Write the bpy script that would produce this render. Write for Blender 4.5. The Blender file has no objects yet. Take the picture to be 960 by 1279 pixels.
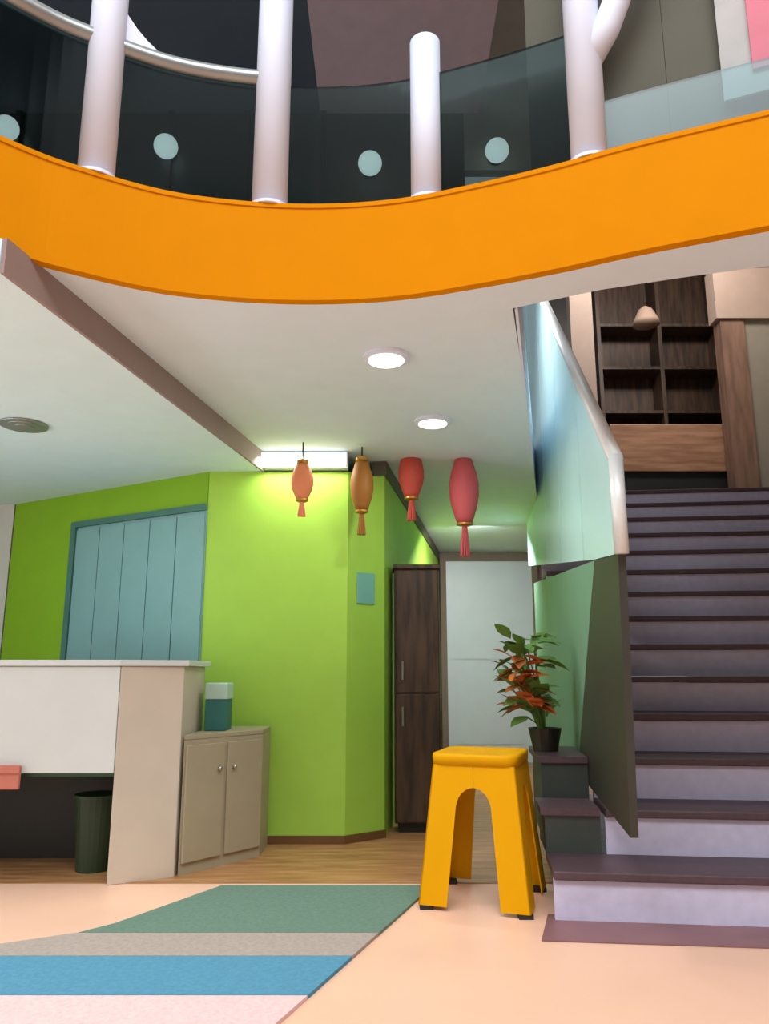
import bpy, bmesh, math, random
from mathutils import Vector, Matrix
random.seed(4)
S = bpy.context.scene
C = S.collection
# ---------------------------------------------------------------- camera, world, light, exposure
F = 961.0; P = math.radians(11.75)
cam_d = bpy.data.cameras.new('camera'); cam_d.sensor_fit = 'AUTO'; cam_d.sensor_width = 36
cam_d.lens = F / 1279 * 36; cam_d.clip_end = 200
cam = bpy.data.objects.new('camera', cam_d); C.objects.link(cam)
cam.location = (0, 0, 1); cam.rotation_euler = (math.pi / 2 + P, 0, 0)
S.camera = cam
W = bpy.data.worlds.new('world'); S.world = W; W.use_nodes = True
bg = W.node_tree.nodes['Background']; bg.inputs[0].default_value = (0.94, 0.97, 1.0, 1); bg.inputs[1].default_value = 0.5

def area(name, loc, rot, sx, sy, power, col=(1, 1, 1)):
    d = bpy.data.lights.new(name, 'AREA'); d.shape = 'RECTANGLE'; d.size = sx; d.size_y = sy
    d.energy = power; d.color = col
    o = bpy.data.objects.new(name, d); C.objects.link(o); o.location = loc; o.rotation_euler = rot
    return o
area('skylight', (0.3, -1.9, 7.4), (math.radians(10), 0, 0), 7, 3.6, 800, (0.97, 0.985, 1))
area('left_window_light', (-4.5, 2.2, 1.25), (0, math.radians(-118), 0), 1.6, 3.2, 70, (0.93, 1, 0.99))  # fill light added to brighten the soffit; no window in the left wall
area('upper_floor_light', (0.30, 4.9, 3.75), (0, math.radians(-58), math.radians(-12)), 0.6, 0.6, 10, (1, 0.98, 0.96)).data.spread = math.radians(110)  # unseen fill added upstairs to brighten the aqua stair guard
area('landing_light', (3.0, 7.3, 6.3), (math.radians(35), 0, 0), 2.0, 0.6, 90, (1, 0.92, 0.86))
area('corridor_light', (0.9, 7.3, 2.36), (math.radians(24), 0, 0), 0.3, 1.6, 52, (1, 0.97, 0.92))
area('reception_light', (-2.0, 3.6, 2.26), (0, 0, 0), 1.0, 1.2, 13, (0.95, 1, 0.98))
S.view_settings.view_transform = 'Standard'; S.view_settings.look = 'None'
S.view_settings.exposure = 0.0; S.view_settings.gamma = 1; S.view_settings.use_curve_mapping = False

# ---------------------------------------------------------------- measuring helpers (pixel ray of the photograph -> point at a chosen depth)
def ray(px, py):
    a = (px - 480) / F; b = (639.5 - py) / F
    return Vector((a, math.cos(P) - b * math.sin(P), math.sin(P) + b * math.cos(P)))
EYE = Vector((0, 0, 1))
def onz(px, py, z): r = ray(px, py); return EYE + r * ((z - 1) / r.z)
def ony(px, py, y): r = ray(px, py); return EYE + r * (y / r.y)
def onp(px, py, p0, n):
    r = ray(px, py); return EYE + r * ((p0 - EYE).dot(n) / r.dot(n))

# ---------------------------------------------------------------- materials
def srgb(r, g, b):
    f = lambda c: (c / 255 / 12.92) if c / 255 <= 0.04045 else ((c / 255 + 0.055) / 1.055) ** 2.4
    return (f(r), f(g), f(b), 1)
def mat(name, rgb, rough=0.5, metal=0, noise=0.06, scale=6, bump=0.0, emit=None, estr=0, spec=0.5, coat=0):
    m = bpy.data.materials.new(name); m.use_nodes = True
    nt = m.node_tree; b = nt.nodes['Principled BSDF']
    c = srgb(*rgb)
    b.inputs['Roughness'].default_value = rough; b.inputs['Metallic'].default_value = metal
    b.inputs['Specular IOR Level'].default_value = spec; b.inputs['Coat Weight'].default_value = coat
    tc = nt.nodes.new('ShaderNodeTexCoord'); n = nt.nodes.new('ShaderNodeTexNoise')
    n.inputs['Scale'].default_value = scale; n.inputs['Detail'].default_value = 6
    nt.links.new(tc.outputs['Object'], n.inputs['Vector'])
    r = nt.nodes.new('ShaderNodeValToRGB')
    r.color_ramp.elements[0].position = 0.3; r.color_ramp.elements[1].position = 0.7
    r.color_ramp.elements[0].color = tuple(max(0, x * (1 - noise)) for x in c[:3]) + (1,)
    r.color_ramp.elements[1].color = tuple(min(1, x * (1 + noise)) for x in c[:3]) + (1,)
    nt.links.new(n.outputs['Fac'], r.inputs['Fac']); nt.links.new(r.outputs['Color'], b.inputs['Base Color'])
    if bump:
        bp = nt.nodes.new('ShaderNodeBump'); bp.inputs['Strength'].default_value = bump; bp.inputs['Distance'].default_value = 0.01
        nt.links.new(n.outputs['Fac'], bp.inputs['Height']); nt.links.new(bp.outputs['Normal'], b.inputs['Normal'])
    if emit:
        b.inputs['Emission Color'].default_value = srgb(*emit); b.inputs['Emission Strength'].default_value = estr
    return m
def wood(name, dark, light, scale=3, rough=0.5, stretch=(1, 1, 8)):
    m = mat(name, light, rough); nt = m.node_tree; b = nt.nodes['Principled BSDF']
    tc = nt.nodes.new('ShaderNodeTexCoord'); mp = nt.nodes.new('ShaderNodeMapping')
    mp.inputs['Scale'].default_value = stretch
    w = nt.nodes.new('ShaderNodeTexNoise'); w.inputs['Scale'].default_value = scale; w.inputs['Detail'].default_value = 8
    r = nt.nodes.new('ShaderNodeValToRGB'); r.color_ramp.elements[0].position = 0.35; r.color_ramp.elements[1].position = 0.65
    r.color_ramp.elements[0].color = srgb(*dark); r.color_ramp.elements[1].color = srgb(*light)
    nt.links.new(tc.outputs['Object'], mp.inputs['Vector']); nt.links.new(mp.outputs['Vector'], w.inputs['Vector'])
    nt.links.new(w.outputs['Fac'], r.inputs['Fac']); nt.links.new(r.outputs['Color'], b.inputs['Base Color'])
    return m
def glass(name, tint, gloss=0.12, rough=0.03, k=0.04):
    m = bpy.data.materials.new(name); m.use_nodes = True; nt = m.node_tree
    nt.nodes.remove(nt.nodes['Principled BSDF']); out = nt.nodes['Material Output']
    t = nt.nodes.new('ShaderNodeBsdfTransparent'); t.inputs[0].default_value = srgb(*tint)
    g = nt.nodes.new('ShaderNodeBsdfGlossy'); g.inputs['Roughness'].default_value = rough
    fr = nt.nodes.new('ShaderNodeFresnel'); fr.inputs[0].default_value = 1.5
    ad = nt.nodes.new('ShaderNodeMath'); ad.operation = 'MULTIPLY_ADD'; ad.inputs[1].default_value = k; ad.inputs[2].default_value = gloss
    mx = nt.nodes.new('ShaderNodeMixShader')
    nt.links.new(fr.outputs[0], ad.inputs[0]); nt.links.new(ad.outputs[0], mx.inputs[0])
    nt.links.new(t.outputs[0], mx.inputs[1]); nt.links.new(g.outputs[0], mx.inputs[2]); nt.links.new(mx.outputs[0], out.inputs[0])
    return m
M = dict(
    floor=mat('floor_resin', (240, 194, 168), 0.42, noise=0.05, scale=2.2),
    ceiling=mat('white_plaster', (218, 232, 244), 0.8, noise=0.02),
    wall=mat('grey_plaster', (205, 205, 200), 0.8, noise=0.03),
    orange=mat('orange_paint', (209, 132, 0), 0.7, noise=0.02, spec=0.05),
    white=mat('white_paint', (220, 227, 246), 0.5, noise=0.02, spec=0.3),
    rail=mat('grey_steel', (150, 155, 155), 0.35, 0.6),
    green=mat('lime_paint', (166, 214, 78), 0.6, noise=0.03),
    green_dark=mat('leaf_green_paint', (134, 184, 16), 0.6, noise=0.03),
    teal=mat('teal_blind', (128, 174, 176), 0.5, noise=0.03),
    counter=mat('white_laminate', (212, 216, 216), 0.45, noise=0.02),
    beige=mat('beige_laminate', (205, 192, 176), 0.5, noise=0.03),
    olive=mat('taupe_laminate', (170, 158, 132), 0.5, noise=0.03),
    black=mat('black_panel', (28, 30, 28), 0.5, noise=0.1),
    brown=wood('dark_brown_wood', (48, 34, 24), (84, 62, 46), 4, 0.5, (6, 6, 0.7)),
    yellow=mat('yellow_enamel', (220, 158, 0), 0.6, noise=0.02, spec=0.12),
    rubber=mat('black_rubber', (35, 33, 30), 0.8),
    tread=mat('plum_stone_tread', (84, 64, 72), 0.5, noise=0.12, scale=40),
    riser=mat('lavender_riser', (206, 202, 228), 0.5, noise=0.06, scale=20),
    side=mat('charcoal_green_plinth', (62, 70, 66), 0.55, noise=0.08),
    plum=mat('plum_floor_band', (136, 96, 100), 0.5, noise=0.08),
    aqua=mat('frosted_aqua_glass', (204, 246, 255), 0.25, noise=0.04, scale=1.5),
    sidewall=mat('sea_green_paint', (116, 158, 136), 0.55, noise=0.04),
    stringer=mat('charcoal_stringer', (50, 50, 44), 0.5, noise=0.06),
    cap=mat('pale_steel_cap', (222, 228, 230), 0.35, 0.1),
    red=mat('red_lantern_silk', (196, 74, 60), 0.6, noise=0.06),
    pink=mat('rose_lantern_silk', (200, 86, 92), 0.6, noise=0.06),
    amber=mat('amber_lantern_silk', (150, 96, 20), 0.6, noise=0.06),
    coral=mat('coral_lantern_silk', (232, 140, 96), 0.6, noise=0.06),
    gold=mat('gold_trim', (190, 140, 60), 0.4, 0.7),
    lamp=mat('lit_diffuser', (255, 255, 250), 0.4, emit=(255, 252, 245), estr=1.6),
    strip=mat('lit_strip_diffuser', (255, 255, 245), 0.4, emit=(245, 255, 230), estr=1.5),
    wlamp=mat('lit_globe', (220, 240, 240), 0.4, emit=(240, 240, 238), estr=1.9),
    upgreen=mat('dark_green_glazed_wall', (28, 46, 46), 0.3, noise=0.1),
    upolive=mat('dark_olive_wall', (62, 62, 54), 0.6, noise=0.06),
    uptan=mat('stone_grey_wall', (150, 145, 132), 0.7, noise=0.06),
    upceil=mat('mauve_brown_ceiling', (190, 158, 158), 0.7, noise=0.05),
    woodband=wood('light_brown_wood', (140, 100, 74), (178, 134, 104), 3, 0.5, (0.7, 6, 6)),
    tan=mat('tan_stone', (168, 146, 132), 0.6, noise=0.04),
    portal=wood('portal_wood', (112, 84, 70), (140, 108, 90), 3, 0.5, (5, 5, 0.7)),
    rwall=mat('taupe_plaster', (140, 132, 118), 0.8),
    door=mat('pale_grey_door', (216, 228, 244), 0.4, noise=0.02),
    header=mat('taupe_header', (132, 116, 106), 0.7),
    dguard=mat('mullion_black', (30, 36, 36), 0.4),
    rug_green=mat('rug_sage_pile', (100, 128, 114), 0.95, noise=0.1, scale=60, bump=0.3),
    rug_grey=mat('rug_stone_pile', (168, 154, 146), 0.95, noise=0.1, scale=60, bump=0.3),
    rug_blue=mat('rug_blue_pile', (82, 142, 172), 0.95, noise=0.1, scale=60, bump=0.3),
    rug_pink=mat('rug_pink_pile', (232, 196, 196), 0.95, noise=0.1, scale=60, bump=0.3),
    leaf=mat('leaf_green', (96, 136, 62), 0.5, noise=0.2, scale=20),
    leaf_orange=mat('leaf_orange', (206, 116, 58), 0.5, noise=0.2, scale=20),
    pot=mat('dark_glazed_pot', (46, 42, 34), 0.35, noise=0.1),
    soil=mat('potting_soil', (52, 38, 28), 0.95, noise=0.3, scale=40),
    greenbin=mat('dark_green_plastic', (40, 92, 66), 0.4), coralbox=mat('coral_card', (200, 120, 104), 0.7),
    tealbox=mat('dark_teal_card', (46, 112, 108), 0.6), mint=mat('mint_card', (186, 218, 204), 0.6),
    plaque=mat('aqua_plaque', (120, 184, 168), 0.4), steel=mat('brushed_steel', (180, 180, 178), 0.3, 0.9),
    glass_dark=glass('balustrade_glass_green', (168, 182, 182), 0.0, 0.15), glass_grey=glass('balustrade_glass_grey', (190, 212, 214), 0.05, 0.35, 0.1),
    shade=mat('beige_shade', (176, 150, 132), 0.7), base=mat('brown_baseboard', (112, 78, 44), 0.5, noise=0.08),
)

# ---------------------------------------------------------------- mesh helpers
ORG = {}
def thing(name, label, cat, loc, group=None):
    o = bpy.data.objects.new(name, None); C.objects.link(o); o.location = loc; o.empty_display_size = 0.1
    ORG[o] = Vector(loc); o['label'] = label; o['category'] = cat
    if group: o['group'] = group
    return o
def obj(name, bm, m, parent=None, smooth=False, label=None, bevel=0, kind=None, org=None):
    bmesh.ops.recalc_face_normals(bm, faces=bm.faces)
    if parent is not None and org is None: origin = ORG[parent]
    elif org is not None: origin = Vector(org)
    else:
        vs = [v.co for v in bm.verts]
        origin = Vector((sum(v.x for v in vs) / len(vs), sum(v.y for v in vs) / len(vs), min(v.z for v in vs)))
    bmesh.ops.translate(bm, verts=bm.verts, vec=-origin)
    me = bpy.data.meshes.new(name); bm.to_mesh(me); bm.free()
    for k in (m if isinstance(m, list) else [m]): me.materials.append(k)
    o = bpy.data.objects.new(name, me); C.objects.link(o); ORG[o] = origin
    if parent is not None: o.parent = parent; o.location = origin - ORG[parent]
    else: o.location = origin
    if smooth:
        for p in me.polygons: p.use_smooth = True
    if bevel:
        b = o.modifiers.new('bevel', 'BEVEL'); b.width = bevel; b.segments = 2; b.limit_method = 'ANGLE'
    if label: o['label'] = label
    if kind: o['kind'] = kind
    return o
def tag(o, label, cat, group=None):
    o['label'] = label; o['category'] = cat
    if group: o['group'] = group
    return o
def struct(name, bm, m, parent=None, **k):
    o = obj(name, bm, m, parent, **k)
    if parent is None: o['kind'] = 'structure'
    return o
def nb(): return bmesh.new()
def box(bm, lo, hi):
    (a, b, c), (d, e, f) = lo, hi
    v = [bm.verts.new(p) for p in ((a, b, c), (d, b, c), (d, e, c), (a, e, c), (a, b, f), (d, b, f), (d, e, f), (a, e, f))]
    for q in ((0, 1, 2, 3), (4, 5, 6, 7), (0, 1, 5, 4), (1, 2, 6, 5), (2, 3, 7, 6), (3, 0, 4, 7)): bm.faces.new([v[i] for i in q])
    return bm
def prism(bm, pts, off):
    off = Vector(off); a = [bm.verts.new(Vector(p)) for p in pts]; b = [bm.verts.new(Vector(p) + off) for p in pts]
    n = len(pts); bm.faces.new(a); bm.faces.new(b[::-1])
    for i in range(n): bm.faces.new((a[i], a[(i + 1) % n], b[(i + 1) % n], b[i]))
    return bm
def wallbox(bm, p, q, z0, z1, th):
    """upright slab on the plan line p-q, thickness th away from the camera side"""
    p = Vector((p[0], p[1], 0)); q = Vector((q[0], q[1], 0)); d = (q - p).normalized(); n = Vector((-d.y, d.x, 0))
    return prism(bm, [(p.x, p.y, z0), (q.x, q.y, z0), (q.x, q.y, z1), (p.x, p.y, z1)], n * th)
def tube(bm, pts, r, seg=12, caps=True):
    pts = [Vector(p) for p in pts]; rs = r if isinstance(r, (list, tuple)) else [r] * len(pts); rings = []
    ov = (pts[-1] - pts[0]).normalized(); ref = Vector((0, 0, 1)) if abs(ov.z) < 0.8 else Vector((0.3, 1, 0)).normalized()
    for i, p in enumerate(pts):
        t = (pts[min(i + 1, len(pts) - 1)] - pts[max(i - 1, 0)]).normalized()
        u = t.cross(ref).normalized(); v = t.cross(u)
        rings.append([bm.verts.new(p + (u * math.cos(2 * math.pi * k / seg) + v * math.sin(2 * math.pi * k / seg)) * rs[i]) for k in range(seg)])
    for a, b in zip(rings, rings[1:]):
        for k in range(seg): bm.faces.new((a[k], a[(k + 1) % seg], b[(k + 1) % seg], b[k]))
    if caps: bm.faces.new(rings[0]); bm.faces.new(rings[-1][::-1])
    return bm
def lathe(bm, c, prof, seg=24):
    c = Vector(c); rings = [[bm.verts.new(c + Vector((r * math.cos(2 * math.pi * k / seg), r * math.sin(2 * math.pi * k / seg), z))) for k in range(seg)] for r, z in prof]
    for a, b in zip(rings, rings[1:]):
        for k in range(seg): bm.faces.new((a[k], a[(k + 1) % seg], b[(k + 1) % seg], b[k]))
    bm.faces.new(rings[0]); bm.faces.new(rings[-1][::-1])
    return bm
def catmull(pts, n=8):
    P_ = [Vector(p) for p in pts]; out = []
    for i in range(len(P_) - 1):
        p0 = P_[max(i - 1, 0)]; p1 = P_[i]; p2 = P_[i + 1]; p3 = P_[min(i + 2, len(P_) - 1)]
        for k in range(n):
            t = k / n
            out.append(0.5 * ((2 * p1) + (p2 - p0) * t + (2 * p0 - 5 * p1 + 4 * p2 - p3) * t * t + (3 * p1 - p0 - 3 * p2 + p3) * t ** 3))
    out.append(P_[-1]); return out

CEIL = 2.4; UP = 2.73; TOP = 2.785
# ---------------------------------------------------------------- the setting
struct('floor', box(nb(), (-7, -6, -0.1), (7, 12, 0)), M['floor'])
struct('floor', box(nb(), (-4.59, 4.0, 0.001), (4.59, 9.08, 0.004)), wood('brown_plank_floor', (150, 104, 62), (190, 140, 94), 3, 0.4, (1, 8, 8)))
edge = catmull([(-3.6, -0.4, 0), (-2.5, 1.05, 0), (-1.85, 1.85, 0), (-1.33, 2.37, 0), (-1.11, 2.535, 0), (-0.85, 2.67, 0), (-0.555, 2.74, 0), (-0.25, 2.76, 0),
                (0.06, 2.725, 0), (0.356, 2.63, 0), (0.627, 2.52, 0), (0.878, 2.40, 0), (1.25, 2.25, 0), (2.0, 1.95, 0), (3.0, 1.5, 0), (4.55, 0.83, 0)], 6)
void = [(4.6, 1.12), (3.1, 1.75), (2.0, 2.2), (1.353, 2.475), (1.075, 2.559), (0.809, 2.649), (0.504, 2.798), (0.806, 4.103), (1.867, 9.1)]
slab = [(p.x, p.y, CEIL) for p in edge] + [(x, y, CEIL) for x, y in void] + [(-4.6, 9.1, CEIL), (-4.6, -0.4, CEIL)]
struct('ceiling', prism(nb(), slab, (0, 0, UP - CEIL)), M['ceiling'])
# lower soffit over the reception, its edge face seen as the mauve-grey stripe
sof = [(-1.50, 1.90, 2.28), (-1.37, 2.16, 2.28), (-1.24, 2.38, 2.28), (-0.935, 4.0, 2.28), (-0.80, 4.84, 2.28), (-4.55, 4.84, 2.28), (-4.55, -0.3, 2.28), (-3.62, -0.3, 2.28), (-2.5, 1.15, 2.28)]
sof = [(-1.26, 2.30, 2.28), (-0.93, 4.05, 2.28), (-0.80, 4.84, 2.28), (-4.55, 6.9, 2.28), (-4.55, -0.25, 2.28), (-3.55, -0.25, 2.28), (-2.55, 1.1, 2.28), (-1.87, 1.9, 2.28)]
struct('trim_1', prism(nb(), sof, (0, 0, 0.119)), mat('mint_white_plaster', (218, 242, 250), 0.8, noise=0.02))
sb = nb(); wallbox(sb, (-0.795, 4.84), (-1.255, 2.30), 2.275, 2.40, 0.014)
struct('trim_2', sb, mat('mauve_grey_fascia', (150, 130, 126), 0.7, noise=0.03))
# outer walls
struct('wall_front', box(nb(), (-4.6, -6.15, 0), (4.6, -6, 7.6)), mat('grey_front_wall', (120, 122, 126), 0.8))
struct('wall_left', box(nb(), (-4.75, -6, 0), (-4.6, 12, 7.6)), M['wall'])
struct('wall_right', box(nb(), (4.6, -6, 0), (4.75, 12, 7.6)), M['rwall'])
far = 9.1
struct('wall_back', box(nb(), (-4.6, far, 0), (1.9, far + 0.1, 2.4)), M['header'])

# green-painted partition: lit front, chamfer, receding side; angled recess wall to its left
A = (-1.14, 4.86); Bq = (-0.235, 4.86); Cq = (0.0, 5.04); D = (0.64, 9.08)
struct('wall_center', wallbox(nb(), A, Bq, 0, 2.28, 0.12), M['green'])
struct('wall_corner', wallbox(nb(), Bq, Cq, 0, 2.28, 0.12), M['green'])
struct('wall_corridor', wallbox(nb(), Cq, D, 0, 2.30, 0.12), M['green'])
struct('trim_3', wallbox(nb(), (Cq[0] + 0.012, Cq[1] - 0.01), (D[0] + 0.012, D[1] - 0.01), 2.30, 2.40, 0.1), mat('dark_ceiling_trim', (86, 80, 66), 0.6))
E1 = (-2.87, 5.86); E2 = (-1.145, 4.862)
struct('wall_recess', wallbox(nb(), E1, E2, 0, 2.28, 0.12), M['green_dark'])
struct('wall_far_left', wallbox(nb(), (-4.6, 6.0), (-2.88, 5.86), 0, 2.28, 0.1), M['wall'])
struct('baseboard_center', wallbox(nb(), (A[0], A[1] - 0.014), (Bq[0], Bq[1] - 0.014), 0, 0.05, 0.012), M['base'])
struct('baseboard_corner', wallbox(nb(), (Bq[0] + 0.003, Bq[1] - 0.013), (Cq[0] + 0.01, Cq[1] - 0.013), 0, 0.05, 0.012), M['base'])
# window with teal blind in the recess wall: frame, sill, slats
p0 = Vector((E1[0], E1[1], 0)); dr = (Vector((E2[0], E2[1], 0)) - p0).normalized(); nr = Vector((dr.y, -dr.x, 0))
def rec(px, py): return onp(px, py, p0 + nr * 0.02, nr)
a0 = rec(96, 663); a1 = rec(258, 640); s0 = (a0 - p0).dot(dr); s1 = (a1 - p0).dot(dr) - 0.01; zt = 2.02; zb = 0.75
def rb(bm, u0, u1, z0, z1, d0, d1):
    q = p0 + dr * u0 + nr * d0
    return prism(bm, [q + Vector((0, 0, z0)), p0 + dr * u1 + nr * d0 + Vector((0, 0, z0)), p0 + dr * u1 + nr * d0 + Vector((0, 0, z1)), q + Vector((0, 0, z1))], nr * (d1 - d0))
win = struct('window_1', rb(nb(), s0, s1, zb, zt, 0.001, 0.012), M['teal'])
fb = nb()
rb(fb, s0 - 0.05, s0, zb, zt, 0.001, 0.035); rb(fb, s0 - 0.05, s1, zt, zt + 0.04, 0.001, 0.035); rb(fb, s0 - 0.05, s1, zb - 0.05, zb, 0.001, 0.05)
obj('frame', fb, mat('teal_window_frame', (70, 120, 110), 0.5), win, label='darker teal window frame')
n = 5; wd = (s1 - s0) / n
for i in range(n):
    obj('blind_panel', rb(nb(), s0 + wd * i + 0.004, s0 + wd * (i + 1) - 0.004, zb + 0.02, zt - 0.02, 0.013, 0.022), M['teal'], win)
# far door at the end of the corridor
dp = nb(); l = ony(556, 702, far); r = ony(662, 702, far)
zt2 = l.z
door = struct('door_1', box(nb(), (l.x, far - 0.05, 0.0), (r.x, far - 0.002, zt2)), M['door'])
obj('door_frame', box(box(box(nb(), (l.x - 0.07, far - 0.07, 0), (l.x, far - 0.002, zt2 + 0.06)), (r.x, far - 0.07, 0), (r.x + 0.07, far - 0.002, zt2 + 0.06)), (l.x, far - 0.07, zt2), (r.x, far - 0.002, zt2 + 0.06)), M['header'], door, label='taupe door frame')
obj('door_handle', tube(nb(), [(r.x - 0.1, far - 0.09, 0.85), (r.x - 0.1, far - 0.09, 1.15)], 0.014), M['steel'], door, label='steel pull handle')
obj('door_panel', box(nb(), (l.x + 0.09, far - 0.06, 1.15), (r.x - 0.17, far - 0.05, zt2 - 0.15)), M['door'], door)
obj('door_panel', box(nb(), (l.x + 0.09, far - 0.06, 0.2), (r.x - 0.17, far - 0.05, 1.02)), M['door'], door)
# plum band set in the floor before the stairs
fb = nb(); q = [onz(676, 1176, 0), onz(985, 1186, 0), onz(985, 1147, 0), onz(684, 1143, 0)]
struct('trim_4', prism(fb, [(p.x, p.y, 0.001) for p in q], (0, 0, 0.004)), M['plum'])

# ---------------------------------------------------------------- orange balcony front
def offset(pts, d):
    out = []
    for i, p in enumerate(pts):
        t = (pts[min(i + 1, len(pts) - 1)] - pts[max(i - 1, 0)]).normalized(); out.append(p + Vector((-t.y, t.x, 0)) * d)
    return out
def ribbon(bm, inner, outer, z0, z1):
    rows = [[bm.verts.new((p.x, p.y, z)) for p in q] for q, z in ((inner, z0), (outer, z0), (outer, z1), (inner, z1))]
    for k in range(4):
        a, b = rows[k], rows[(k + 1) % 4]
        for i in range(len(a) - 1): bm.faces.new((a[i], a[i + 1], b[i + 1], b[i]))
    bm.faces.new([rw[0] for rw in rows]); bm.faces.new([rw[-1] for rw in rows])
    return bm
bal = thing('curved_balcony', 'broad bright orange curved balcony front with white posts and glass sweeping across the hall', 'balcony', (0, 2.7, CEIL))
obj('fascia', ribbon(nb(), offset(edge, -0.002), offset(edge, -0.04), CEIL - 0.005, TOP), M['orange'], bal, smooth=False)
obj('coping', ribbon(nb(), offset(edge, 0.10), offset(edge, -0.045), TOP, TOP + 0.018), M['orange'], bal)

# balustrade above it: posts, handrail, glass panes
rl = bal
mid = offset(edge, 0.03)
def near_px(px):
    best = None
    for i, p in enumerate(mid):
        d = p.y * math.cos(P) + (TOP - 1) * math.sin(P); x = 480 + F * p.x / d
        if best is None or abs(x - px) < best[0]: best = (abs(x - px), i)
    i = best[1]
    # refine between neighbours
    bp = mid[i]; bd = best[0]
    for j in (i - 1, i + 1):
        for k in range(1, 20):
            q = mid[i].lerp(mid[j], k / 20); d = q.y * math.cos(P) + (TOP - 1) * math.sin(P); e = abs(480 + F * q.x / d - px)
            if e < bd: bd = e; bp = q
    return bp, i
posts = [(118, 4.5, 0.068), (336, 4.5, 0.072), (533, 3.55, 0.062), (737, 4.5, 0.066)]
pl = []
for px, h, rr in posts:
    p, i = near_px(px); pl.append((p, i))
    po = obj('post', tube(nb(), [(p.x, p.y, TOP + 0.018), (p.x, p.y, h)], rr, 20), M['white'], rl, smooth=False, org=(p.x, p.y, TOP + 0.018))
    for pg in po.data.polygons: pg.use_smooth = len(pg.vertices) == 4
    obj('collar', lathe(nb(), (p.x, p.y, TOP + 0.019), [(rr + 0.015, 0), (rr + 0.015, 0.012), (rr + 0.002, 0.02)], 20), M['white'], po)
RAILZ = 3.42
i1 = pl[1][1]
def gusset(p, i, zc, s, rad):
    """rounded white bracket filling the corner between post and rail"""
    t = (mid[i + 1] - mid[i - 1]).normalized() * s
    pts = [(0, 0)]
    pts += [(rad - rad * math.sin(a), rad - rad * math.cos(a)) for a in [math.pi / 2 * k / 10 for k in range(11)]]
    n = Vector((-t.y, t.x, 0)).normalized() * 0.03
    # corner (0,0); arc from (rad,0) to (0,rad)
    arc = [(rad - rad * math.cos(math.pi / 2 * k / 10), rad - rad * math.sin(math.pi / 2 * k / 10)) for k in range(11)]
    poly = [(0, 0)] + [(x, z) for x, z in arc[::-1]]
    return prism(nb(), [p - n / 2 + t * x + Vector((0, 0, zc + z)) for x, z in poly], n)
lr = [Vector((p.x, p.y, RAILZ)) for p in mid[6:i1]] + [Vector((pl[1][0].x, pl[1][0].y, RAILZ))]
hr = obj('handrail', tube(nb(), lr, 0.036, 12), M['rail'], rl, smooth=True, label='grey curved handrail between the left posts')
obj('bracket', gusset(pl[0][0], pl[0][1], RAILZ, 1, 0.36), M['white'], rl)
p4, i4 = pl[3]; t4 = (mid[i4 + 1] - mid[i4 - 1]).normalized()
obj('strut', tube(nb(), [Vector((p4.x, p4.y, 3.22)), Vector((p4.x, p4.y, 3.36)) + t4 * 0.09, Vector((p4.x, p4.y, 3.62)) + t4 * 0.20, Vector((p4.x, p4.y, 4.1)) + t4 * 0.30], [0.05, 0.052, 0.05, 0.05], 14), M['white'], rl, smooth=True, label='white branching strut')
ends = [6] + [i for _, i in pl] + [len(mid) - 6]
for k in range(5):
    seg = mid[ends[k]:ends[k + 1] + 1]
    zt3 = RAILZ - 0.03 if k < 4 else 3.05
    if k == 4: seg = mid[ends[k]:len(mid) - 6]
    seg = offset(seg, 0.004)
    obj('glass_pane', ribbon(nb(), seg, offset(seg, -0.012), TOP + 0.02, zt3), M['glass_grey'] if k == 4 else M['glass_dark'], rl)

# ---------------------------------------------------------------- upper storey behind the balustrade
UY = 6.4
def up(px, py): return ony(px, py, UY)
xL = up(392, 120).x; xR = up(668, 120).x
struct('wall_upper_left', box(nb(), (-4.6, UY, UP), (xL, UY + 0.1, 6.9)), M['upgreen'])
struct('wall_upper_back', box(nb(), (xL, UY, UP), (0.75, UY + 0.1, 6.9)), M['upolive'])
for k in range(6):
    x = -4.2 + k * 0.72
    struct('trim_5', box(nb(), (x, UY - 0.05, UP), (x + 0.05, UY - 0.001, 6.85)), M['dguard'])
xs = onz(388, 40, 6.2).x
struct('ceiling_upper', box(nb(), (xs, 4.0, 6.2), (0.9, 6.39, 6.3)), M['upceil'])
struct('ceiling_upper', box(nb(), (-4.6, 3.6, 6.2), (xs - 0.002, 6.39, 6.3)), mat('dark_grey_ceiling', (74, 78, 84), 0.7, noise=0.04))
struct('ceiling_void', box(nb(), (0.92, -0.6, 6.75), (4.6, 6.39, 6.85)), M['uptan'])
ws = nb()
vw = void[1:6] + [(0.60, 2.752)]
for p_, q_ in zip(vw, vw[1:]): wallbox(ws, (p_[0], p_[1] - 0.012), (q_[0], q_[1] - 0.012), UP, 6.74, 0.045)
wallbox(ws, (4.6, 1.108), (3.1, 1.738), UP, 6.74, 0.045)
struct('wall_upper_right', ws, mat('olive_grey_plaster', (84, 82, 70), 0.75, noise=0.04))
struct('wall_upper_stairs', box(nb(), (0.75, UY, 5.6), (4.6, UY + 0.1, 8.2)), M['uptan'])
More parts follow.
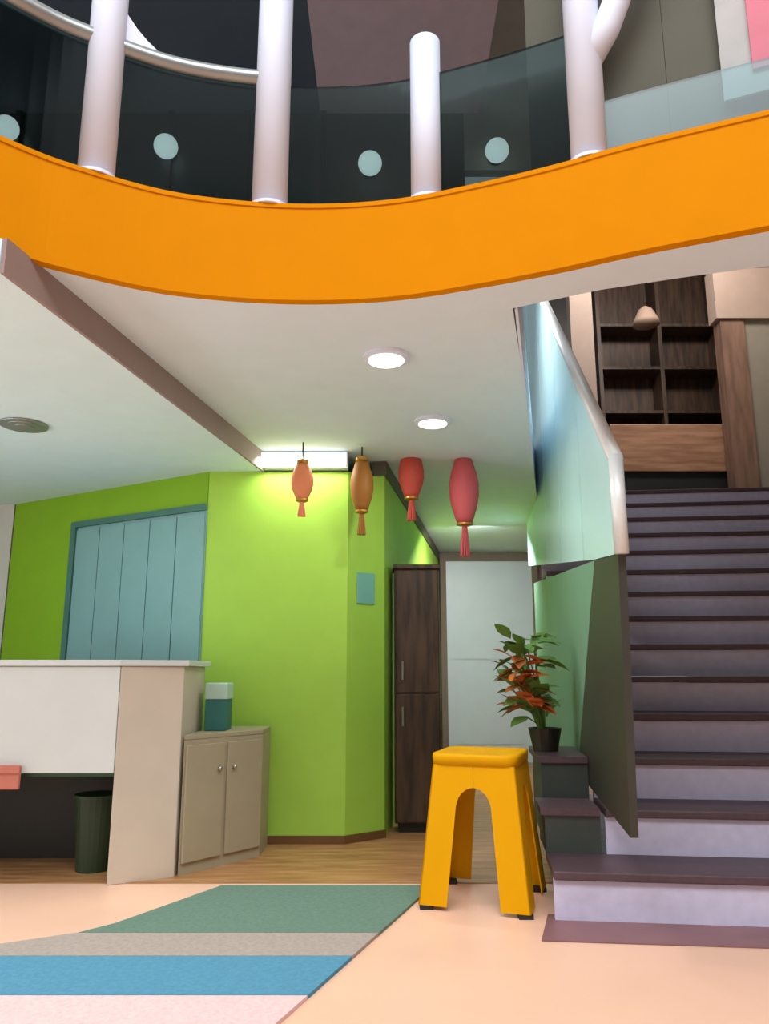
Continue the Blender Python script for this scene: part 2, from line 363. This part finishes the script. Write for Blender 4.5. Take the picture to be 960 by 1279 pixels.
for k, (px, py) in enumerate([(208, 185), (462, 206), (620, 190), (10, 162)]):  # emissive globes standing in for downlight reflections in the balustrade glass
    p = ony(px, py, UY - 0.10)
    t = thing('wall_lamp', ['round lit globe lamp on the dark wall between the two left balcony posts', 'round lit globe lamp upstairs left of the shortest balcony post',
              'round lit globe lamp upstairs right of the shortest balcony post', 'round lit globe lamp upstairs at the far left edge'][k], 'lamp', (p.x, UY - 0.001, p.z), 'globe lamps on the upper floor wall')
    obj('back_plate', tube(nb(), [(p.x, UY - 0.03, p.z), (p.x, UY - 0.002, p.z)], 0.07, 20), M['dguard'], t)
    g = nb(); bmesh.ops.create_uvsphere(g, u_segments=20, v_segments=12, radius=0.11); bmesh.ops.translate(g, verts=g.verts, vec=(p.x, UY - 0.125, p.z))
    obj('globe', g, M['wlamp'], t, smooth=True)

# banner on the olive wall at the upper right
b_o = Vector((1.353, 2.475 - 0.10, 0)); b_d = Vector((0.647, -0.275, 0)).normalized(); b_n = Vector((b_d.y, -b_d.x, 0))
def bq(px, py): return onp(px, py, b_o, b_n)
bu = lambda px: (bq(px, 60) - b_o).dot(b_d)
bz0, bz1 = bq(930, 122).z, 3.95
bn2 = thing('wall_banner', 'pale banner with a rose pink panel hanging at the upper right above the balcony', 'banner', tuple(b_o + Vector((0, 0, bz0))))
def bpan(u0, u1, z0, z1, d): return prism(nb(), [b_o + b_d * u + b_n * d + Vector((0, 0, z)) for u, z in ((u0, z0), (u1, z0), (u1, z1), (u0, z1))], b_n * 0.012)
obj('backing', bpan(bu(897), bu(1010), bz0, bz1, 0), mat('pale_banner_cloth', (176, 176, 176), 0.8), bn2)
obj('pink_panel', bpan(bu(936), bu(1000), bq(955, 88).z, bz1 - 0.2, 0.013), mat('rose_banner_cloth', (206, 120, 138), 0.8), bn2, label='rose pink panel')
obj('rod', tube(nb(), [b_o + b_d * (bu(897) - 0.03) + b_n * 0.006 + Vector((0, 0, bz1 + 0.012)), b_o + b_d * (bu(1010) + 0.03) + b_n * 0.006 + Vector((0, 0, bz1 + 0.012))], 0.012, 10), M['rail'], bn2)
# ---------------------------------------------------------------- stairs
yaw = math.radians(6.2); fw = Vector((math.sin(yaw), math.cos(yaw), 0)); rt = Vector((math.cos(yaw), -math.sin(yaw), 0))
G0 = ony(764, 1046, 3.55); G0.z = 0                       # foot of the left guard line
RI, TR, N = 0.195, 0.31, 14
O = G0 + fw * (3.40 - G0.y) / fw.y                        # left end of the first riser
st = thing('staircase', 'wide dark staircase with lavender risers climbing up at the right', 'staircase', tuple(O))
def P3(u, s, z): return O + rt * u + fw * s + Vector((0, 0, z))
def sbox(bm, u0, u1, s0, s1, z0, z1): return prism(bm, [P3(u0, s0, z0), P3(u1, s0, z0), P3(u1, s1, z0), P3(u0, s1, z0)], (0, 0, z1 - z0))
for k in range(N):
    z = RI * (k + 1); s = TR * k; u0 = -0.27 if k == 0 else 0.0; u1 = 3.05 if k < 6 else 3.0
    last = k == N - 1
    obj('riser', sbox(nb(), u0, u1, s, s + 0.03, RI * k + (0.0 if k == 0 else 0.001), z - 0.036), M['riser'], st, label='lavender stair riser' if k < 4 else None)
    obj('tread', sbox(nb(), u0, u1, s - 0.022, s + TR + (0.05 if last else 0.03), z - 0.035, z), M['tread'], st, bevel=0.006)
for k in (1, 2):
    z = RI * (k + 1)
    obj('side_plinth', sbox(nb(), -0.27 + 0.02 * (k - 1), -0.022, TR * k, TR * (k + 1) + (0.0 if k == 1 else 0.25), RI * k if k == 1 else RI * 1, z - 0.03), M['side'], st, label='charcoal plinth beside the stair')
    obj('plinth_top', sbox(nb(), -0.29 + 0.02 * (k - 1), -0.022, TR * k - 0.015, TR * (k + 1) + (-0.02 if k == 1 else 0.25), z - 0.03, z), M['tread'], st)
# left side of the stair: green wall, charcoal stringer
gp = G0 + rt * -0.0; gn = rt
def g(px, py): return onp(px, py, gp - rt * 0.02, gn)
def gs(s, z): return gp - rt * 0.02 + fw * s + Vector((0, 0, z))
def sof_g(px, py): return (g(px, py) - gp).dot(fw)
sA = sof_g(772, 700); sB = sof_g(742, 700); sC = sof_g(683, 700)
obj('stringer', prism(nb(), [gs(sA + 0.10, 0.4), g(722, 965), gs(sB, g(742, 700).z), gs(sA, g(772, 692).z)], rt * 0.03), M['stringer'], st, label='charcoal stringer at the foot of the stair')
obj('side_wall', prism(nb(), [gs(sof_g(721, 965) + 0.01, 0.0), gs(sC + 1.2, 0.0), gs(sC + 1.2, g(690, 696).z), gs(sB + 0.005, g(742, 700).z), g(721, 965)], rt * 0.03), M['sidewall'], st, label='sea green side wall under the stair guard')
# aqua guard
gd = thing('stair_guard', 'pale aqua stair guard with white rail rising along the left side of the stairs', 'guard', tuple(gs(sA, 1.3)))
bot = lambda s: g(742, 700).z + (s - sB) * ((g(690, 696).z - g(742, 700).z) / (sC + 0.0 - sB)) if s > sB else g(772, 692).z + (s - sA) * (g(742, 700).z - g(772, 692).z) / (sB - sA)
tp = [(772, 598), (738, 520), (703, 440)]
tz = [(sof_g(*q), g(*q).z) for q in tp]; sl = (tz[2][1] - tz[0][1]) / (tz[2][0] - tz[0][0]); send = 7.3 - gp.y
top = lambda s: tz[0][1] + sl * (s - tz[0][0])
K = 5
for k in range(K):
    a = sA + (send - sA) * k / K + 0.006; b = sA + (send - sA) * (k + 1) / K - 0.006
    mids = [sB] if a < sB < b else []
    pts = [gs(a, bot(a) + 0.004)] + [gs(m_, bot(m_) + 0.004) for m_ in mids] + [gs(b, bot(b) + 0.004), gs(b, top(b)), gs(a, top(a))]
    obj('guard_panel', prism(nb(), pts, rt * 0.02), M['aqua'], gd)
hp = [gs(sA - 0.02, top(sA) + 0.02) + rt * 0.01, gs(send, top(send) + 0.02) + rt * 0.01]
obj('handrail', tube(nb(), hp, 0.03, 14), M['cap'], gd, smooth=True, label='white rounded handrail')
obj('end_post', tube(nb(), [gs(sA - 0.02, bot(sA)) + rt * 0.01, gs(sA - 0.02, top(sA) + 0.03) + rt * 0.01], 0.028, 14), M['cap'], gd, smooth=True, label='white end post')
# white edge of the upper floor along the stair opening
struct('trim_6', wallbox(nb(), (1.86, 9.05), (0.512, 2.80), CEIL - 0.004, UP + 0.08, 0.012), M['white'])
# upper landing and what stands on it
LY = O.y + TR * N * fw.y + 0.02
struct('floor_upper', prism(nb(), [(1.56, LY + 0.05, UP - 0.2), (4.6, LY + 0.05, UP - 0.2), (4.6, 11, UP - 0.2), (1.92, 11, UP - 0.2), (1.92, 9.12, UP - 0.2)], (0, 0, 0.2)), M['side'])
BY = LY + 1.0
b0 = ony(764, 590, BY); b1 = ony(908, 590, BY)
bar = thing('landing_counter', 'long black counter with light brown wooden top band at the head of the stairs', 'counter', (b0.x, BY, UP))
zc = b0.z; zw = ony(836, 531, BY).z
obj('front_panel', box(nb(), (1.9, BY, UP), (4.4, BY + 0.05, zc - 0.01)), M['black'], bar)
obj('wood_band', box(nb(), (b0.x, BY - 0.04, zc), (b1.x, BY + 0.5, zw)), M['woodband'], bar, bevel=0.01, label='light brown wooden band')
SY = BY + 1.0
u0 = ony(752, 530, SY).x; u1 = ony(912, 530, SY).x; ztop = ony(820, 352, SY).z
sh = thing('shelf_unit', 'dark brown shelf unit behind the counter at the head of the stairs', 'shelf', ((u0 + u1) / 2, SY, UP))
obj('back_panel', box(nb(), (u0, SY + 0.35, UP), (u1, SY + 0.4, ztop + 0.3)), M['brown'], sh)
for x in (u0, (u0 + u1) / 2 - 0.02, u1 - 0.05): obj('upright', box(nb(), (x, SY, UP), (x + 0.05, SY + 0.349, ztop + 0.3)), M['brown'], sh)
for k in range(5):
    z = UP + 0.4 + k * 0.62; obj('shelf', box(nb(), (u0 + 0.05, SY + 0.01, z), ((u0 + u1) / 2 - 0.021, SY + 0.34, z + 0.04)), M['brown'], sh)
    obj('shelf', box(nb(), ((u0 + u1) / 2 + 0.031, SY + 0.01, z), (u1 - 0.051, SY + 0.34, z + 0.04)), M['brown'], sh)
struct('wall_stairs_back', box(nb(), (0.8, SY + 0.42, UP), (4.6, SY + 0.5, 6.9)), M['black'])
# portal around it
PYY = BY - 0.25
x0 = ony(712, 400, PYY).x; x1 = ony(740, 400, PYY).x
struct('trim_7', box(nb(), (x0, PYY, UP), (x1, PYY + 0.15, ony(730, 345, PYY).z)), M['tan'])
q0 = ony(902, 450, PYY).x
struct('wall_stairs_right', box(nb(), (q0 + 0.28, PYY, UP), (4.6, PYY + 0.15, ony(930, 400, PYY).z)), M['rwall'])
struct('trim_8', box(nb(), (q0, PYY - 0.03, UP), (q0 + 0.28, PYY + 0.16, ony(930, 400, PYY).z)), M['portal'])
struct('trim_9', box(nb(), (q0 - 0.05, PYY - 0.06, ony(930, 400, PYY).z), (4.6, PYY + 0.16, ony(930, 338, PYY).z)), M['tan'])
pp = ony(806, 395, BY + 0.45)
pn = thing('pendant_lamp', 'small beige pendant lamp hanging before the dark shelves above the stairs', 'lamp', (pp.x, pp.y, pp.z - 0.12))
obj('shade', lathe(nb(), (pp.x, pp.y, pp.z - 0.12), [(0.17, 0), (0.16, 0.05), (0.09, 0.2), (0.03, 0.25)], 20), M['shade'], pn, smooth=True)
obj('cord', tube(nb(), [(pp.x, pp.y, pp.z + 0.12), (pp.x, pp.y, 6.88)], 0.012, 8), M['rubber'], pn)
struct('ceiling_stairs', box(nb(), (1.61, UY + 0.11, 6.9), (4.6, 11, 7.0)), M['upceil'])

# ---------------------------------------------------------------- ceiling fittings
for px, py, lab in ((482, 445, 'round lit downlight in the ceiling nearest the orange balcony'), (540, 525, 'round lit downlight further back, above the red lanterns')):
    p = onz(px, py, CEIL)
    t = thing('downlight', lab, 'light', (p.x, p.y, CEIL - 0.02), 'ceiling downlights')
    obj('rim', lathe(nb(), (p.x, p.y, CEIL - 0.021), [(0.085, 0.0), (0.105, 0.006), (0.105, 0.02)], 28), M['white'], t)
    obj('diffuser', lathe(nb(), (p.x, p.y, CEIL - 0.026), [(0.08, 0.0), (0.082, 0.004)], 28), M['lamp'], t)
    dl = area('downlight_beam', (p.x, p.y, CEIL - 0.035), (0, 0, 0), 0.14, 0.14, 6, (1, 0.99, 0.97)); dl.data.shape = 'DISK'
p = onz(30, 530, 2.28)
t = thing('ceiling_vent', 'small grey round vent in the pale soffit at the left', 'vent', (p.x, p.y, 2.26))
for k in range(3): obj('ring', lathe(nb(), (p.x, p.y, 2.262 + k * 0.004), [(0.05 + 0.035 * k, 0), (0.052 + 0.035 * k, 0.006)], 24), M['rail'], t)
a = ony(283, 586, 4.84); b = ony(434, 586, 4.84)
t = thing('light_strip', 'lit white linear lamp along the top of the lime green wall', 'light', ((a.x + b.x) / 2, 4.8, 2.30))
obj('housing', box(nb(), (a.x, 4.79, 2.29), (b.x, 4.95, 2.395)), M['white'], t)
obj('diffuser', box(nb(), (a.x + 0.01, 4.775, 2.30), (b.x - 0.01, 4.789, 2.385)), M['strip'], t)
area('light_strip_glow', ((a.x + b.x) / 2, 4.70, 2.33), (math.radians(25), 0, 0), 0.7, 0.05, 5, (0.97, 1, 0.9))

# hanging lanterns
def lantern(px, y0, y1, wpx, depth, m, label):
    T = ony(px, y0, depth); Bt = ony(px, y1, depth); R = wpx * depth / F / 2; h = T.z - Bt.z
    x, y = T.x, depth
    t = thing('hanging_lantern', label, 'lantern', (x, y, Bt.z), 'lanterns hanging from the ceiling')
    body = h * 0.62; zb_ = Bt.z + h * 0.30
    prof = [(R * 0.5, 0)] + [(R * (0.5 + 0.5 * math.sin(math.pi * k / 12)) * (1 + 0.02 * (k % 2)), body * k / 12) for k in range(1, 12)] + [(R * 0.5, body)]
    obj('body', lathe(nb(), (x, y, zb_), prof, 24), m, t, smooth=True)
    obj('cap', lathe(nb(), (x, y, zb_ + body), [(R * 0.55, 0), (R * 0.55, 0.02), (R * 0.3, 0.03)], 16), M['gold'], t)
    obj('cap', lathe(nb(), (x, y, zb_ - 0.02), [(R * 0.3, 0), (R * 0.55, 0.008), (R * 0.55, 0.02)], 16), M['gold'], t)
    tb = nb()
    for k in range(10):
        an = 2 * math.pi * k / 10; tube(tb, [(x + R * 0.12 * math.cos(an), y + R * 0.12 * math.sin(an), zb_ - 0.02), (x + R * 0.3 * math.cos(an), y + R * 0.3 * math.sin(an), Bt.z)], 0.006, 5)
    obj('tassel', tb, m, t)
    obj('cord', tube(nb(), [(x, y, zb_ + body + 0.028), (x, y, CEIL)], 0.005, 6), M['rubber'], t)
lantern(378, 574, 645, 29, 4.6, M['coral'], 'small coral lantern hanging before the lit strip, leftmost of the four')
lantern(452, 568, 668, 30, 4.7, M['amber'], 'brown amber lantern hanging at the corner of the lime green wall')
lantern(513, 556, 650, 33, 5.0, M['red'], 'red lantern hanging in the corridor, under the rear downlight')
lantern(578, 560, 695, 38, 5.0, M['pink'], 'long rose red lantern hanging before the far white door, rightmost of the four')

# small plaque on the corner wall
cw = (Vector((Cq[0], Cq[1], 0)) - Vector((Bq[0], Bq[1], 0))).normalized(); cn = Vector((cw.y, -cw.x, 0))
pc = onp(456, 735, Vector((Bq[0], Bq[1], 0)), cn)
tag(obj('wall_plaque', prism(nb(), [pc - cw * 0.07 + Vector((0, 0, -0.1)), pc + cw * 0.07 + Vector((0, 0, -0.1)), pc + cw * 0.07 + Vector((0, 0, 0.1)), pc - cw * 0.07 + Vector((0, 0, 0.1))], cn * 0.012), M['plaque'], bevel=0.004),
    'small blank aqua plaque on the narrow corner of the lime green wall', 'sign')

# tall brown cabinet
x0 = ony(493, 900, 5.15).x; x1 = ony(550, 900, 5.15).x; zt = ony(520, 705, 5.15).z
cb = thing('tall_cabinet', 'tall narrow dark brown cabinet beside the lime green wall', 'cabinet', ((x0 + x1) / 2, 5.3, 0))
obj('body', box(nb(), (x0, 5.17, 0.06), (x1, 5.4, zt - 0.03)), M['brown'], cb)
obj('top', box(nb(), (x0 - 0.01, 5.14, zt - 0.03), (x1 + 0.01, 5.4, zt)), M['brown'], cb, bevel=0.004)
obj('plinth', box(nb(), (x0 + 0.02, 5.19, 0), (x1 - 0.02, 5.38, 0.06)), M['black'], cb)
d1 = obj('door', box(nb(), (x0 + 0.006, 5.15, 0.07), (x1 - 0.006, 5.169, 0.86)), M['brown'], cb, bevel=0.004)
obj('handle', tube(nb(), [(x0 + 0.05, 5.13, 0.66), (x0 + 0.05, 5.13, 0.78)], 0.008, 8), M['steel'], d1)
d2 = obj('door', box(nb(), (x0 + 0.006, 5.15, 0.87), (x1 - 0.006, 5.169, zt - 0.04)), M['brown'], cb, bevel=0.004)
obj('handle', tube(nb(), [(x0 + 0.05, 5.13, 0.95), (x0 + 0.05, 5.13, 1.07)], 0.008, 8), M['steel'], d2)

# ---------------------------------------------------------------- reception counter
CY = 3.96; cz = 1.06; zf = ony(60, 966, CY).z; cxr = ony(146, 900, CY).x
rc = thing('reception_counter', 'white reception counter with a beige end panel and dark knee space at the left', 'counter', (-2.0, 4.2, 0))
obj('front_panel', box(nb(), (-2.75, CY, zf), (cxr, CY + 0.03, cz - 0.032)), M['counter'], rc, bevel=0.004, label='white front panel')
obj('countertop', prism(nb(), [(-2.8, CY - 0.01, cz - 0.03), (cxr, CY - 0.01, cz - 0.03), (-1.02, 4.10, cz - 0.03), (-1.02, 4.62, cz - 0.03), (-2.8, 4.62, cz - 0.03)], (0, 0, 0.03)), M['counter'], rc, bevel=0.004, label='white countertop')
obj('end_panel', prism(nb(), [(cxr + 0.003, CY + 0.0, 0), (-1.045, 4.105, 0), (-1.045, 4.58, 0), (cxr + 0.003, 4.58, 0)], (0, 0, cz - 0.031)), M['beige'], rc, bevel=0.004, label='beige end panel')
obj('end_panel', box(nb(), (-2.75, CY + 0.031, 0), (-2.6, 4.58, cz - 0.031)), M['beige'], rc, label='beige end panel')
obj('back_panel', box(nb(), (-2.599, 4.5, 0), (cxr, 4.54, cz - 0.031)), M['black'], rc, label='black back panel')
obj('shelf', box(nb(), (-2.599, CY + 0.04, zf - 0.02), (cxr, 4.499, zf + 0.0)), M['greenbin'], rc, label='green shelf edge')
lb = thing('low_cabinet', 'low taupe cabinet beside the beige end of the reception counter', 'cabinet', (-0.86, 4.4, 0))
L0 = Vector((-1.03, 4.12, 0)); L1 = Vector((-0.69, 4.54, 0)); ld = (L1 - L0).normalized(); ln = Vector((-ld.y, ld.x, 0)); LH = 0.68
def lpoly(u0, u1, d0, d1): return [L0 + ld * u0 + ln * d0, L0 + ld * u1 + ln * d0, L0 + ld * u1 + ln * d1, L0 + ld * u0 + ln * d1]
LL = (L1 - L0).length
tri = [L0, L1, Vector((-0.69, 4.83, 0)), Vector((-1.03, 4.83, 0))]
obj('body', prism(nb(), [p + Vector((0, 0, 0.0)) for p in tri], (0, 0, LH - 0.025)), M['olive'], lb)
obj('top', prism(nb(), [p + Vector((0, 0, LH - 0.024)) for p in tri], (0, 0, 0.024)), M['olive'], lb, bevel=0.003)
for k in range(2):
    dd = obj('door', prism(nb(), [p + Vector((0, 0, 0.06)) for p in lpoly(0.012 + k * LL / 2, (k + 1) * LL / 2 - 0.012, -0.014, -0.001)], (0, 0, LH - 0.11)), M['olive'], lb, bevel=0.003)
    kp = L0 + ld * (LL / 2 + (-0.05 if k == 0 else 0.05)) + ln * -0.026 + Vector((0, 0, 0.5))
    kb = nb(); bmesh.ops.create_uvsphere(kb, u_segments=12, v_segments=8, radius=0.012); bmesh.ops.translate(kb, verts=kb.verts, vec=kp); obj('knob', kb, M['steel'], dd, smooth=True)
tbx = thing('storage_box', 'dark teal storage box with mint lid on the low taupe cabinet', 'box', (-0.93, 4.5, LH))
obj('body', box(nb(), (-1.0, 4.42, LH + 0.001), (-0.88, 4.58, LH + 0.17)), M['tealbox'], tbx, bevel=0.004)
obj('lid', box(nb(), (-1.004, 4.416, LH + 0.171), (-0.876, 4.584, LH + 0.26)), M['mint'], tbx, bevel=0.006, label='mint lid')
bn = thing('waste_bin', 'dark green bin in the dark knee space under the reception counter', 'bin', (-1.5, 4.25, 0))
obj('body', lathe(nb(), (-1.5, 4.25, 0.0), [(0.085, 0), (0.11, 0.36), (0.098, 0.36), (0.08, 0.02)], 24), mat('bin_green', (34, 52, 28), 0.5), bn, smooth=False)
obj('rim', lathe(nb(), (-1.5, 4.25, 0.361), [(0.096, 0), (0.117, 0.0), (0.117, 0.015), (0.096, 0.015)], 24), mat('bin_rim_green', (40, 64, 34), 0.5), bn)
cxb = ony(8, 970, 3.93)
cb2 = thing('hanging_pouch', 'coral pouch hung under the white counter front at the left edge', 'pouch', (cxb.x, 3.95, 0.42))
obj('body', box(nb(), (cxb.x - 0.12, 3.935, 0.44), (cxb.x + 0.06, 3.958, 0.55)), M['coralbox'], cb2, bevel=0.006)
obj('flap', box(nb(), (cxb.x - 0.122, 3.926, 0.515), (cxb.x + 0.062, 3.9345, 0.555)), M['coralbox'], cb2, bevel=0.003)

# ---------------------------------------------------------------- striped rug
rg = thing('striped_rug', 'striped rug of sage, stone, blue and pink bands on the peach floor', 'rug', (-0.5, 3.1, 0))
RL = [(-0.731, 3.983), (-1.129, 3.30), (-1.75, 3.02), (-2.3, 2.75), (-2.3, 2.3)]        # left side
def xr(y): return 0.183 + (y - 3.806) * (0.183 + 0.302) / (3.806 - 2.489)
def xl(y):
    ys = [(3.99, -0.731), (3.28, -1.129), (3.02, -1.62), (2.4, -2.2)]
    for (ya, xa), (yb, xb) in zip(ys, ys[1:]):
        if ya >= y >= yb: return xa + (y - ya) * (xb - xa) / (yb - ya)
    return -2.2
bands = [(3.25, 3.93, 'rug_green', 'sage green band'), (3.0, 3.25, 'rug_grey', 'stone grey band'), (2.66, 3.0, 'rug_blue', 'blue band'), (2.42, 2.66, 'rug_pink', 'pale pink band')]
for y0, y1, m, lab in bands:
    ysamp = [y0 + (y1 - 0.004 - y0) * k / 6 for k in range(7)]
    pts = [(xl(y), y, 0.001) for y in ysamp] + [(xr(y), y, 0.001) for y in ysamp[::-1]]
    obj('stripe', prism(nb(), pts, (0, 0, 0.012)), M[m], rg, label=lab)

# ---------------------------------------------------------------- yellow stool
H = 0.64; c0 = Vector((0.452, 3.745, 0)); ux = Vector((0.947, -0.32, 0)); uy = Vector((0.32, 0.947, 0))
so = thing('bar_stool', 'yellow metal stool with arched legs standing left of the stairs', 'stool', tuple(c0))
WB, WT = 0.243, 0.185
def sp(u, v, z): return c0 + ux * u + uy * v + Vector((0, 0, z))
sbm = nb(); w = 0.195
rim = []
for cx, cy, a0_ in ((1, 1, 0), (-1, 1, 90), (-1, -1, 180), (1, -1, 270)):
    for k in range(7):
        a_ = math.radians(a0_ + 15 * k); rim.append((cx * (w - 0.05) + 0.05 * math.cos(a_), cy * (w - 0.05) + 0.05 * math.sin(a_)))
rows = []
for sc, z in ((0.99, H - 0.045), (1.0, H - 0.012), (0.985, H), (0.93, H + 0.001), (0.86, H - 0.008), (0.3, H - 0.014)):
    rows.append([sbm.verts.new(sp(x * sc, y * sc, z)) for x, y in rim])
for a_, b_ in zip(rows, rows[1:]):
    for k in range(len(rim)): sbm.faces.new((a_[k], a_[(k + 1) % len(rim)], b_[(k + 1) % len(rim)], b_[k]))
sbm.faces.new(rows[-1]); sbm.faces.new(rows[0][::-1])
obj('seat', sbm, M['yellow'], so, smooth=True)
zt_, za = H - 0.046, 0.50
def half_plate(bm, corner_u, corner_v, along_u):
    """half an arched side: plate running from the corner to the middle of one side"""
    hw = lambda z: WB + (WT - WB) * z / zt_
    inner = lambda z: (hw(0) - 0.125) * (1 - z / 0.40) + 0.080 * (z / 0.40)
    outl = [(hw(0.018), 0.018), (hw(zt_), zt_), (0.0005, zt_), (0.0005, za)]
    outl += [(0.080 * math.sin(math.pi / 2 * k / 8), 0.40 + (za - 0.40) * math.cos(math.pi / 2 * k / 8)) for k in range(1, 9)]
    outl += [(inner(0.2), 0.2), (inner(0.018), 0.018)]
    pts = []
    for o_, z in outl:
        if along_u: pts.append(sp(corner_u * o_, corner_v * hw(z), z))
        else: pts.append(sp(corner_u * hw(z), corner_v * o_, z))
    th = (uy * -corner_v if along_u else ux * -corner_u) * 0.006
    prism(bm, pts, th)
for cu in (-1, 1):
    for cv in (-1, 1):
        bm = nb(); half_plate(bm, cu, cv, True); half_plate(bm, cu, cv, False)
        lg = obj('leg', bm, M['yellow'], so)
        q = sp(cu * (WB - 0.03), cv * (WB - 0.03), 0)
        obj('rubber_foot', box(nb(), (q.x - 0.03, q.y - 0.03, 0), (q.x + 0.03, q.y + 0.03, 0.0175)), M['rubber'], lg)

# ---------------------------------------------------------------- potted plant on the plinth
pb = P3(-0.20, TR * 2 + 0.28, RI * 3)
pt = thing('potted_plant', 'bushy green plant with orange inner leaves in a dark pot beside the stairs', 'plant', tuple(pb))
obj('pot', lathe(nb(), pb, [(0.065, 0.0), (0.085, 0.10), (0.09, 0.12), (0.08, 0.12), (0.075, 0.10)], 24), M['pot'], pt, smooth=False)
obj('soil', lathe(nb(), pb + Vector((0, 0, 0.095)), [(0.074, 0), (0.074, 0.01)], 20), M['soil'], pt)
stem_b = nb()
def leaf_mesh(m):
    bm = nb(); L = 1.0; prof = [(0, 0.02), (0.25, 0.16), (0.5, 0.2), (0.75, 0.13), (1.0, 0.0)]
    rws = []
    for s_, w_ in prof:
        d_ = -0.25 * s_ * s_
        rws.append([bm.verts.new((s_, -w_, d_ + 0.05 * (w_ > 0))), bm.verts.new((s_, 0, d_)), bm.verts.new((s_, w_, d_ + 0.05 * (w_ > 0)))])
    for a_, b_ in zip(rws, rws[1:]):
        bm.faces.new((a_[0], a_[1], b_[1], b_[0])); bm.faces.new((a_[1], a_[2], b_[2], b_[1]))
    bmesh.ops.remove_doubles(bm, verts=bm.verts, dist=1e-4)
    me = bpy.data.meshes.new('leaf'); bm.to_mesh(me); bm.free(); me.materials.append(m)
    for p_ in me.polygons: p_.use_smooth = True
    return me
lg_, lo_ = leaf_mesh(M['leaf']), leaf_mesh(M['leaf_orange'])
for k in range(92):
    orange = k < 38
    an = random.uniform(0, 2 * math.pi); hh = random.uniform(0.10, 0.40) if orange else random.uniform(0.06, 0.52)
    rad = random.uniform(0.0, 0.06) if orange else random.uniform(0.04, 0.11)
    pos = Vector((rad * math.cos(an), rad * math.sin(an), 0.10 + hh))
    if orange: pos += Vector((-0.05, -0.08, 0.01))
    pos += Vector((-0.10, -0.03, 0)) * min(1, hh / 0.25)
    o = bpy.data.objects.new('leaf', lo_ if orange else lg_); C.objects.link(o); o.parent = pt
    o.location = pos; o.rotation_euler = (random.uniform(-0.4, 0.4), random.uniform(-1.0, 0.3), an)
    ls = random.uniform(0.10, 0.15); o.scale = (ls, ls * 1.5, ls)
    if k % 3 == 0: tube(stem_b, [pb + Vector((pos.x * 0.15, pos.y * 0.15, 0.10)), pb + Vector((pos.x * 0.5, pos.y * 0.5, 0.10 + hh * 0.6)), pb + pos], 0.004, 5)
obj('stem', stem_b, M['leaf'], pt, kind='stuff')
